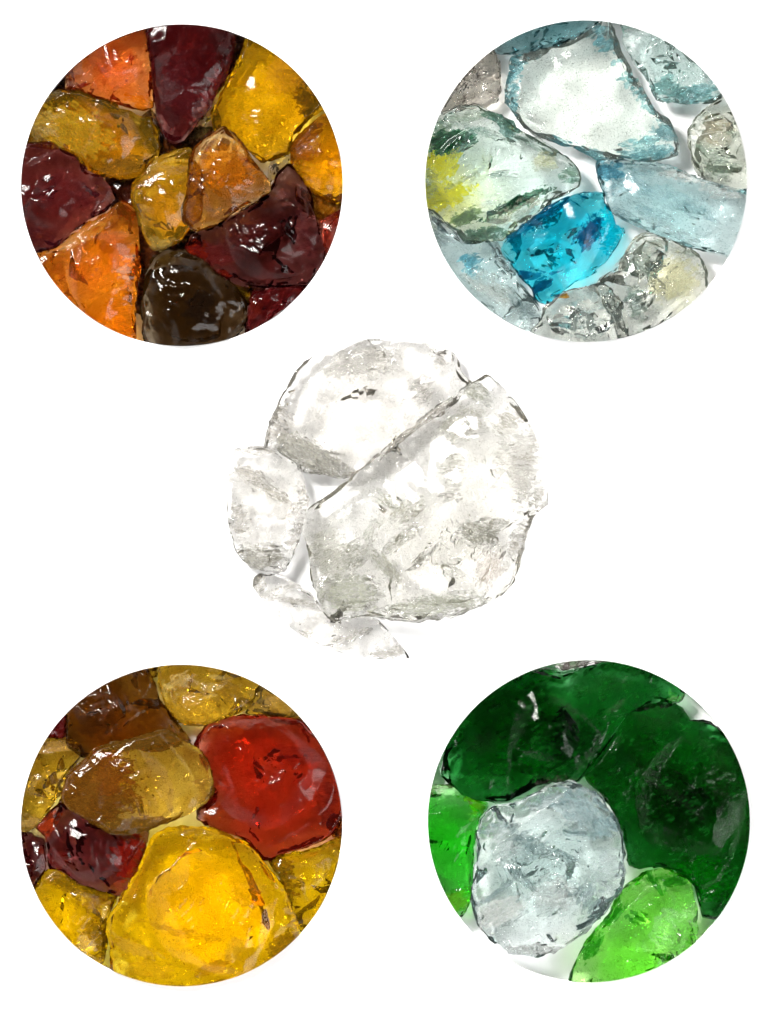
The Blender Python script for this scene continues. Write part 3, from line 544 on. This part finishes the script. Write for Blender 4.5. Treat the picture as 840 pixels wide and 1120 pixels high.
stone('honey', 'dark ruby glass stone with flame-red edges below the brown and gold stone', [(112,358),(80,388),(42,432),(70,460),(76,540),(110,548),(150,578),(200,592),(258,612),(278,592),(300,555),(322,500),(338,440),(280,430),(180,400)],
      M(T=tint(80, 14, 15), body=0.5, bvar=.2, pal=[(56,12,14),(74,16,18),(44,10,12)], gloss=.07, bump=.25, patches=[(75,420,40,20,50,(196,70,30),(1,.5,.3),.9),(290,510,40,60,-25,(170,34,22),(1,.5,.3),.9),(110,520,22,40,0,(150,30,18),None,.7),(265,580,26,20,30,(200,60,24),None,.8)]),
      th=84, lift=18, pts=[(90,420,.75),(110,480,.9),(180,450,.95),(220,500,1.0),(180,560,.8),(265,500,.8),(290,470,.85),(260,570,.7)], ripples=3)
yy = M(pk=.75, vein=.7, veincol=(130,85,10), T=(.997,.79,.03), g=(1,.93,.5), body=0.2, bvar=.3, pal=[(226,172,6),(238,188,10),(216,158,6)], speck=.7, speckcol=(130,90,20), bump=.3, rough=.01)  # brown patches partly paint shadow zones into the yellow
stone('honey', 'right rim yellow glass stone with a brown pitted edge', [(860,448),(790,468),(765,480),(720,490),(660,502),(638,517),(665,560),(690,620),(712,690),(760,740),(860,600)],
      dict(yy, speck=1.1, patches=[(680,560,28,70,15,(96,70,10),(.6,.45,.1),.85),(770,480,60,10,12,(140,100,20),None,.6),(645,515,20,12,0,(170,120,20),None,.6)]), th=80, lift=18)
stone('honey', 'small yellow glass stone with crisp flat faces at the lower left rim', [(75,540),(55,562),(38,585),(-10,640),(100,790),(200,810),(222,775),(229,720),(222,682),(245,625),(252,606),(200,592),(150,574),(120,545),(95,537)],
      dict(yy, pal=[(228,176,8),(240,194,14)], patches=[(160,590,70,20,-22,(120,86,12),(.6,.5,.2),.85),(210,620,36,22,0,(140,84,14),None,.8),(205,700,24,60,20,(110,80,14),(.6,.5,.2),.8),(195,770,30,16,0,(160,150,130),None,.6),(70,570,18,20,0,(130,96,14),None,.6)]),
      th=82, lift=20, pts=[(80,570,.8),(110,560,.85),(120,610,.95),(70,640,.85),(160,620,1.0),(215,670,.85),(150,690,.95),(190,720,.75),(210,630,.75)], chip=.7)
stone('honey', 'big red glass stone with a streaked white glint, right of centre', [(444,220),(455,200),(480,168),(530,150),(590,142),(660,150),(720,155),(760,200),(800,250),(850,330),(830,400),(803,450),(770,470),(720,490),(670,502),(640,516),(615,512),(580,467),(530,445),(490,432),(455,412),(453,387),(490,350),(480,290),(455,250)],
      M(T=(.52,.065,.025), body=0.5, bvar=.15, pal=[(146,30,14),(164,38,16),(128,24,14)], speck=.7, speckcol=(90,14,10), gloss=.07, bump=.2,
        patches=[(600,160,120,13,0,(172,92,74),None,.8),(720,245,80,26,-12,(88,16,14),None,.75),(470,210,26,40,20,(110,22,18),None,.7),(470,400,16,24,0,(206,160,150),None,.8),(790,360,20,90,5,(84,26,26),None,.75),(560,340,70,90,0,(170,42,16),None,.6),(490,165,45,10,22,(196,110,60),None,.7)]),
      th=96, lift=26, pts=[(490,190,.8),(520,180,.85),(600,170,.85),(700,180,.82),(530,260,.95),(640,230,1.0),(740,260,.95),(770,330,.9),(660,330,1.0),(700,370,.95),(560,360,.98),(640,430,.9),(530,410,.82),(720,440,.8),(680,460,.75),(780,400,.75)], ripples=3, grain=.7)
stone('honey', 'brown and gold glass stone full of bubbles lying on top, upper left of centre', [(108,340),(122,305),(140,280),(170,252),(200,227),(250,210),(290,205),(330,190),(370,182),(400,190),(430,210),(470,235),(491,265),(498,310),(501,345),(480,370),(440,397),(380,420),(330,440),(280,451),(230,446),(180,417),(130,387),(108,360)],
      dict(gold, T=(.975,.78,.2), dens=.95, pal=[(150,104,26),(176,126,34),(128,84,20)], body=.5, bvar=.15, speck=1.2, speckcol=(60,36,8), bump=.5, pk=.85, splinter=.25,
        patches=[(200,330,110,130,10,(104,62,14),(.8,.55,.25),.95),(330,204,130,26,6,(104,70,22),(.8,.6,.3),.9),(290,430,150,26,6,(110,76,22),(.8,.6,.3),.9),(250,300,50,60,0,(124,66,14),None,.7),(235,240,30,10,-10,(150,60,18),None,.6),(482,330,20,50,0,(150,110,40),None,.7)]),
      th=88, lift=58, pts=[(150,330,.8),(200,270,.82),(290,230,.8),(380,215,.78),(220,340,.95),(300,300,1.0),(390,280,1.0),(450,270,.85),(430,340,.92),(300,390,.85),(200,400,.75),(370,390,.85)], grain=1.2)
stone('honey', 'biggest yellow glass stone at the bottom of the bottom left circle', [(420,426),(375,430),(342,455),(320,500),(300,545),(262,610),(232,655),(221,690),(232,740),(236,790),(250,880),(420,900),(600,870),(715,760),(722,715),(706,650),(680,590),(640,530),(602,482),(540,446),(480,429)],
      dict(yy, inner=.8, speck=.9, patches=[(470,440,90,14,-6,(150,112,30),None,.7),(300,740,70,20,-20,(180,140,70),None,.55),(680,730,46,30,40,(104,72,16),(.6,.45,.15),.7),(700,640,12,90,15,(180,150,110),None,.7),(500,780,46,18,20,(110,76,10),(.7,.5,.2),.5),(560,740,24,46,-40,(190,150,80),None,.35),(580,620,40,14,-30,(150,100,10),None,.55),(420,690,120,6,-14,(140,96,20),None,.6),(340,790,70,26,-10,(206,150,20),None,.6)]),
      th=104, lift=30, pts=[(420,455,.78),(370,480,.82),(500,470,.8),(330,560,.9),(420,560,1.0),(540,540,.98),(600,580,.9),(280,660,.85),(400,660,1.02),(520,660,.98),(640,650,.85),(460,700,.98),(300,730,.85),(380,760,.85),(540,730,.88),(620,740,.75),(460,790,.8),(690,690,.62)], ripples=4)

# ---- bottom right circle: greens and one clear stone
stone('green', 'pinkish pale sliver along the top rim above the dark green stones', [(338,20),(345,10),(420,-20),(480,0),(476,14),(440,18),(400,26),(360,34)], dict(cl, body=.7, bvar=.2, pal=[(190,180,170),(150,140,130),(205,196,188)], speck=1.0), th=60, lift=40)
dg = M(mirror=.10, shard=.7, shardcol=(16,80,22), splinter=.6, T=(.001,.11,.004), body=.4, bvar=.25, pal=[(4,20,8),(10,44,14),(3,14,6)], streak=30, palscale=.3, gloss=.10, bump=.6)
stone('green', 'long dark green glass stone with a pointed left end, across the upper rim', [(46,272),(50,300),(75,322),(100,346),(140,362),(190,367),(220,368),(255,358),(295,338),(335,318),(400,320),(440,270),(500,180),(530,145),(580,115),(640,118),(664,112),(672,90),(655,65),(560,-20),(440,12),(400,22),(360,32),(335,22),(200,30),(60,150)],
      dict(dg, inner=.5, dens=1.35, patches=[(310,245,48,36,10,(8,96,22),(.2,1,.25),.9),(215,230,10,24,10,(10,110,30),(.2,1,.25),.9),(270,55,75,14,15,(14,92,30),(.2,1,.25),.8),(110,150,20,26,-30,(10,80,20),None,.8),(654,98,14,20,0,(110,190,100),(.7,1,.6),1.),(430,210,110,70,35,(12,52,20),None,.6),(560,90,90,40,30,(10,64,24),None,.7),(490,60,80,22,15,(46,60,44),None,.5),(350,310,50,10,10,(130,122,112),None,.8),(310,290,10,16,0,(40,150,50),None,.9),(170,215,60,26,12,(40,44,40),None,.5),(500,120,30,10,30,(110,120,104),None,.5)]),
      th=92, lift=22, pts=[(120,180,.85),(70,280,.75),(200,130,.9),(180,240,1.0),(240,260,.92),(300,210,1.0),(330,270,.9),(400,100,.9),(420,180,1.0),(480,120,.92),(560,70,.85),(220,330,.8),(130,320,.78),(600,100,.8),(350,60,.85)], chip=1.7, ripples=4)
stone('green', 'left rim grass-green glass stone beside the clear one', [(22,326),(60,319),(95,330),(130,352),(172,367),(176,378),(152,405),(143,442),(136,500),(133,560),(136,600),(120,640),(104,662),(40,640),(-20,500),(0,380)],
      M(T=(.06,.70,.04), body=0.35, bvar=.3, pal=[(6,96,8),(14,118,12),(4,80,8)], speck=1.0, speckcol=(10,50,8), bump=.4, patches=[(150,370,30,30,-20,(110,180,30),(.7,1,.3),.9),(45,328,50,12,5,(150,180,120),None,.8),(90,620,60,30,30,(120,190,50),(.7,1,.4),.9),(130,585,12,30,0,(14,60,10),None,.7),(148,420,7,40,5,(120,190,60),None,.7)]), th=84, lift=14)
stone('green', 'dark green glass stone with a pebbly crust at the right rim', [(590,112),(560,120),(525,142),(500,182),(455,245),(415,295),(430,320),(460,348),(498,402),(516,452),(521,492),(530,530),(560,541),(600,532),(650,542),(690,572),(710,602),(714,662),(752,668),(800,650),(880,480),(870,280),(800,200),(745,166),(722,158),(690,155),(668,122),(635,108)],
      dict(dg, shard=.6, shardcol=(22,96,30), shard_scale=.9, inner=.5, dens=1.15, streak=None, pal=[(8,30,8),(16,58,16),(5,20,6),(26,66,24)], palscale=.8, bump=3.0, bumpscale=1.2, patches=[(720,560,75,60,0,(10,106,14),(.25,1,.25),.92),(760,650,60,26,30,(12,44,14),None,.8),(610,150,60,36,10,(40,66,34),None,.6),(500,460,60,90,0,(6,64,16),None,.6),(780,300,50,90,10,(34,62,30),None,.6),(820,420,30,60,0,(50,84,44),None,.6),(640,340,160,16,-38,(46,66,44),None,.55),(430,315,20,20,0,(40,150,20),(.4,1,.3),.8),(520,260,26,40,0,(8,50,22),None,.5)]),
      th=100, lift=18, pts=[(600,150,.85),(700,190,.85),(780,260,.85),(540,190,.9),(500,280,.92),(560,320,1.0),(640,280,.98),(700,380,1.0),(540,430,.95),(620,470,.95),(760,440,.92),(700,540,.85),(600,500,.85),(780,560,.75)], chip=1.8, grain=2.6)
stone('green', 'bright grass-green glass stone with curved cracks at the bottom rim', [(562,545),(525,577),(495,612),(480,652),(440,692),(415,732),(395,772),(380,805),(370,880),(560,890),(700,780),(708,700),(706,640),(700,612),(690,572),(650,542),(610,531)],
      M(vein=.7, veincol=(14,80,10), T=(.28,.90,.09), body=0.25, bvar=.25, pal=[(62,172,34),(78,188,44),(50,156,26)], speck=.7, speckcol=(20,90,10), bump=.25,
        patches=[(545,600,45,30,40,(110,196,64),None,.7),(490,650,45,16,45,(10,74,10),(.2,.7,.2),.8),(440,730,40,14,55,(12,84,12),(.2,.7,.2),.75),(600,575,34,12,-52,(10,82,10),(.2,.7,.2),.8),(655,565,45,14,10,(12,92,14),(.2,.7,.2),.75),(570,650,9,34,-35,(8,70,8),(.2,.6,.2),.8),(660,700,50,70,-25,(150,212,116),(.85,1,.8),.85),(640,620,40,24,0,(104,196,60),None,.7),(700,690,8,60,-5,(180,205,170),None,.7)]),
      th=88, lift=30, pts=[(560,580,.85),(610,570,.85),(530,640,.95),(600,640,1.0),(590,690,.98),(650,630,.85),(680,600,.75),(650,680,.82),(480,700,.85),(440,760,.8),(540,750,.9),(620,740,.78),(690,660,.68)], ripples=3)
stone('green', 'pale clear glass stone with chipped aqua faces among the green stones', [(378,308),(330,320),(290,343),(240,365),(182,373),(152,405),(141,440),(145,480),(136,530),(130,590),(133,640),(146,680),(180,720),(230,755),(290,763),(350,746),(400,716),(450,671),(482,630),(512,590),(526,545),(521,500),(516,450),(496,400),(460,350),(420,322)],
      dict(aq, inner=.6, splinter=.45, pk=1.0, T=(.82,.94,.925), body=0.16, bvar=.6, pal=[(176,196,196),(206,214,210),(140,168,170),(222,224,218)], palscale=.4, speck=1.2, speckcol=(80,95,92), bump=.6,
        patches=[(360,590,44,10,-15,(80,120,124),None,.75),(350,610,44,8,-15,(96,130,130),None,.75),(420,600,30,50,50,(110,140,142),None,.7),(260,560,70,12,-45,(84,116,118),None,.7),(200,430,50,14,10,(120,150,150),None,.7),(250,440,14,30,20,(100,132,134),None,.7),(470,430,30,40,-40,(140,174,178),None,.7),(300,480,60,20,-20,(150,176,174),None,.6),(440,680,40,14,40,(120,140,138),None,.6),(380,510,40,14,-40,(96,128,126),None,.7),(210,640,70,40,30,(224,224,216),None,.7),(340,590,50,60,20,(222,224,218),None,.6),(220,470,40,60,20,(206,218,214),None,.6),(410,380,70,50,-30,(150,180,184),None,.7),(400,440,40,20,-10,(116,150,152),None,.6),(330,360,60,22,15,(150,176,178),None,.6),(200,590,60,8,35,(70,104,106),None,.7),(300,740,90,14,0,(150,140,130),None,.6),(270,480,30,40,20,(110,140,140),None,.6),(480,540,40,60,0,(190,202,202),None,.5)]),
      th=104, lift=38, pts=[(370,335,.75),(420,370,.85),(250,390,.75),(180,410,.75),(220,450,.95),(180,560,.9),(300,430,.92),(380,440,1.0),(270,530,1.02),(230,610,.98),(340,540,.95),(420,520,.92),(340,620,.95),(430,600,.85),(250,700,.78),(340,690,.8),(490,560,.75),(180,660,.75)], chip=1.8, ripples=5, frac=1.3)

# ------------------------------------------------------------------ the white board, round wells added to keep stone shadows off it
def board():
    SEG = 192
    verts, faces, mats = [], [], []
    xs = [-2.0, -0.2105 * .0 - 0.0005, 2.0]
    # plan: an outer rectangle bridged to the five circles by a constrained triangulation
    pts, edges = [], []
    def loop(lst):
        b = len(pts); pts.extend(Vector(p) for p in lst)
        for i in range(len(lst)): edges.append((b + i, b + (i + 1) % len(lst)))
    loop([(-2, -2), (2, -2), (2, 2), (-2, 2)])
    rings = []
    for w, (o_, (wx, wy), wr) in WELLS.items():
        if DEPTHS[w] == 0: continue
        cx, cy = sheet(wx, wy); r = wr * PX
        ring = [(cx + r * math.cos(2 * math.pi * k / SEG), cy + r * math.sin(2 * math.pi * k / SEG)) for k in range(SEG)]
        rings.append((w, cx, cy, r, ring)); loop(ring)
    res = delaunay_2d_cdt(pts, edges, [], 0, 1e-7)
    vs = [(v.x, v.y, 0.0) for v in res[0]]
    verts = list(vs)
    for f in res[2]:
        x = sum(vs[k][0] for k in f) / len(f); y = sum(vs[k][1] for k in f) / len(f)
        if any((x - cx) ** 2 + (y - cy) ** 2 < (r * .9999) ** 2 for _, cx, cy, r, _ in rings): continue
        faces.append(tuple(f)); mats.append(0)
    for i, (w, cx, cy, r, ring) in enumerate(rings):
        b = len(verts); z = -DEPTHS[w] * U
        verts += [(x, y, 0) for x, y in ring] + [(x, y, z) for x, y in ring]
        for k in range(SEG):
            k2 = (k + 1) % SEG
            faces.append((b + k, b + k2, b + SEG + k2, b + SEG + k)); mats.append(0)
        faces.append(tuple(b + SEG + k for k in range(SEG))); mats.append(1 if w == 'honey' else 0)
    me = bpy.data.meshes.new('white_surface'); me.from_pydata(verts, [], faces); me.update()
    for p, mi in zip(me.polygons, mats): p.material_index = mi
    for nm, c in (('white_card', (.86, .86, .86, 1)), ('gap_shade_card', (.80, .83, .87, 1))):  # second card puts the shade of the gaps into the floor colour
        m = bpy.data.materials.new(nm); m.use_nodes = True
        nt = m.node_tree; b = nt.nodes['Principled BSDF']
        b.inputs['Roughness'].default_value = .9; b.inputs['Specular IOR Level'].default_value = .1
        n = nt.nodes.new('ShaderNodeTexNoise'); n.inputs['Scale'].default_value = 900
        r = nt.nodes.new('ShaderNodeMixRGB'); r.inputs[1].default_value = c; r.inputs[2].default_value = tuple(x * .97 for x in c[:3]) + (1,)
        tcx = nt.nodes.new('ShaderNodeTexCoord'); nt.links.new(tcx.outputs['Object'], n.inputs['Vector'])
        nt.links.new(n.outputs['Fac'], r.inputs[0]); nt.links.new(r.outputs[0], b.inputs['Base Color'])
        me.materials.append(m)
    o = bpy.data.objects.new('white_surface', me); col.objects.link(o); o['kind'] = 'structure'
    o['label'] = 'plain white sheet under the five circles of glass'
board()

# ------------------------------------------------------------------ light, camera, render
def lamp(name, loc, size, power, sizey=None, colr=(1, 1, 1)):
    d = bpy.data.lights.new(name, 'AREA'); d.shape = 'RECTANGLE'; d.size = size; d.size_y = sizey or size; d.energy = power; d.color = colr
    o = bpy.data.objects.new(name, d); col.objects.link(o); o.location = loc
    o.rotation_euler = (Vector((0, 0, 0)) - Vector(loc)).to_track_quat('-Z', 'Y').to_euler()
K = 1.0
lamp('key_lamp', (-1.35, 1.45, 2.5), 0.65, 125 * K, colr=(1, .985, .96))
lamp('fill_lamp', (1.9, -1.2, 2.4), 1.5, 60 * K)
# the studio: a pale tent all round with an added dark cap overhead that keeps reflections off the glass
w = bpy.data.worlds.new('World'); sc.world = w; w.use_nodes = True
nt = w.node_tree; bg = nt.nodes['Background']
tcw = nt.nodes.new('ShaderNodeTexCoord'); sx = nt.nodes.new('ShaderNodeSeparateXYZ'); nt.links.new(tcw.outputs['Generated'], sx.inputs[0])
mr = nt.nodes.new('ShaderNodeMapRange'); mr.interpolation_type = 'SMOOTHSTEP'
for k_, v_ in zip((1, 2, 3, 4), (.40, .76, 2.1, .04)): mr.inputs[k_].default_value = v_
nt.links.new(sx.outputs[2], mr.inputs[0]); nt.links.new(mr.outputs[0], bg.inputs[1])
bg.inputs[0].default_value = (1, .99, .98, 1)

cam = bpy.data.cameras.new('camera'); co = bpy.data.objects.new('camera', cam); col.objects.link(co)
D = 6.0
co.location = (0, 0, D)
cam.sensor_fit = 'VERTICAL'; cam.sensor_height = 36.0; cam.lens = 36.0 * D / (1120 * PX)
cam.clip_start = .1; cam.clip_end = 200
sc.camera = co
sc.view_settings.view_transform = 'Standard'; sc.view_settings.look = 'None'
sc.view_settings.exposure = 0.42; sc.view_settings.gamma = 1
cy = sc.cycles
cy.max_bounces = 11; cy.transmission_bounces = 10; cy.glossy_bounces = 4; cy.diffuse_bounces = 3; cy.volume_bounces = 0
cy.caustics_refractive = True; cy.caustics_reflective = True
cy.blur_glossy = 0.6; cy.sample_clamp_indirect = 60
cy.use_denoising = True
cy.use_adaptive_sampling = True; cy.adaptive_threshold = 0.04; cy.adaptive_min_samples = 24
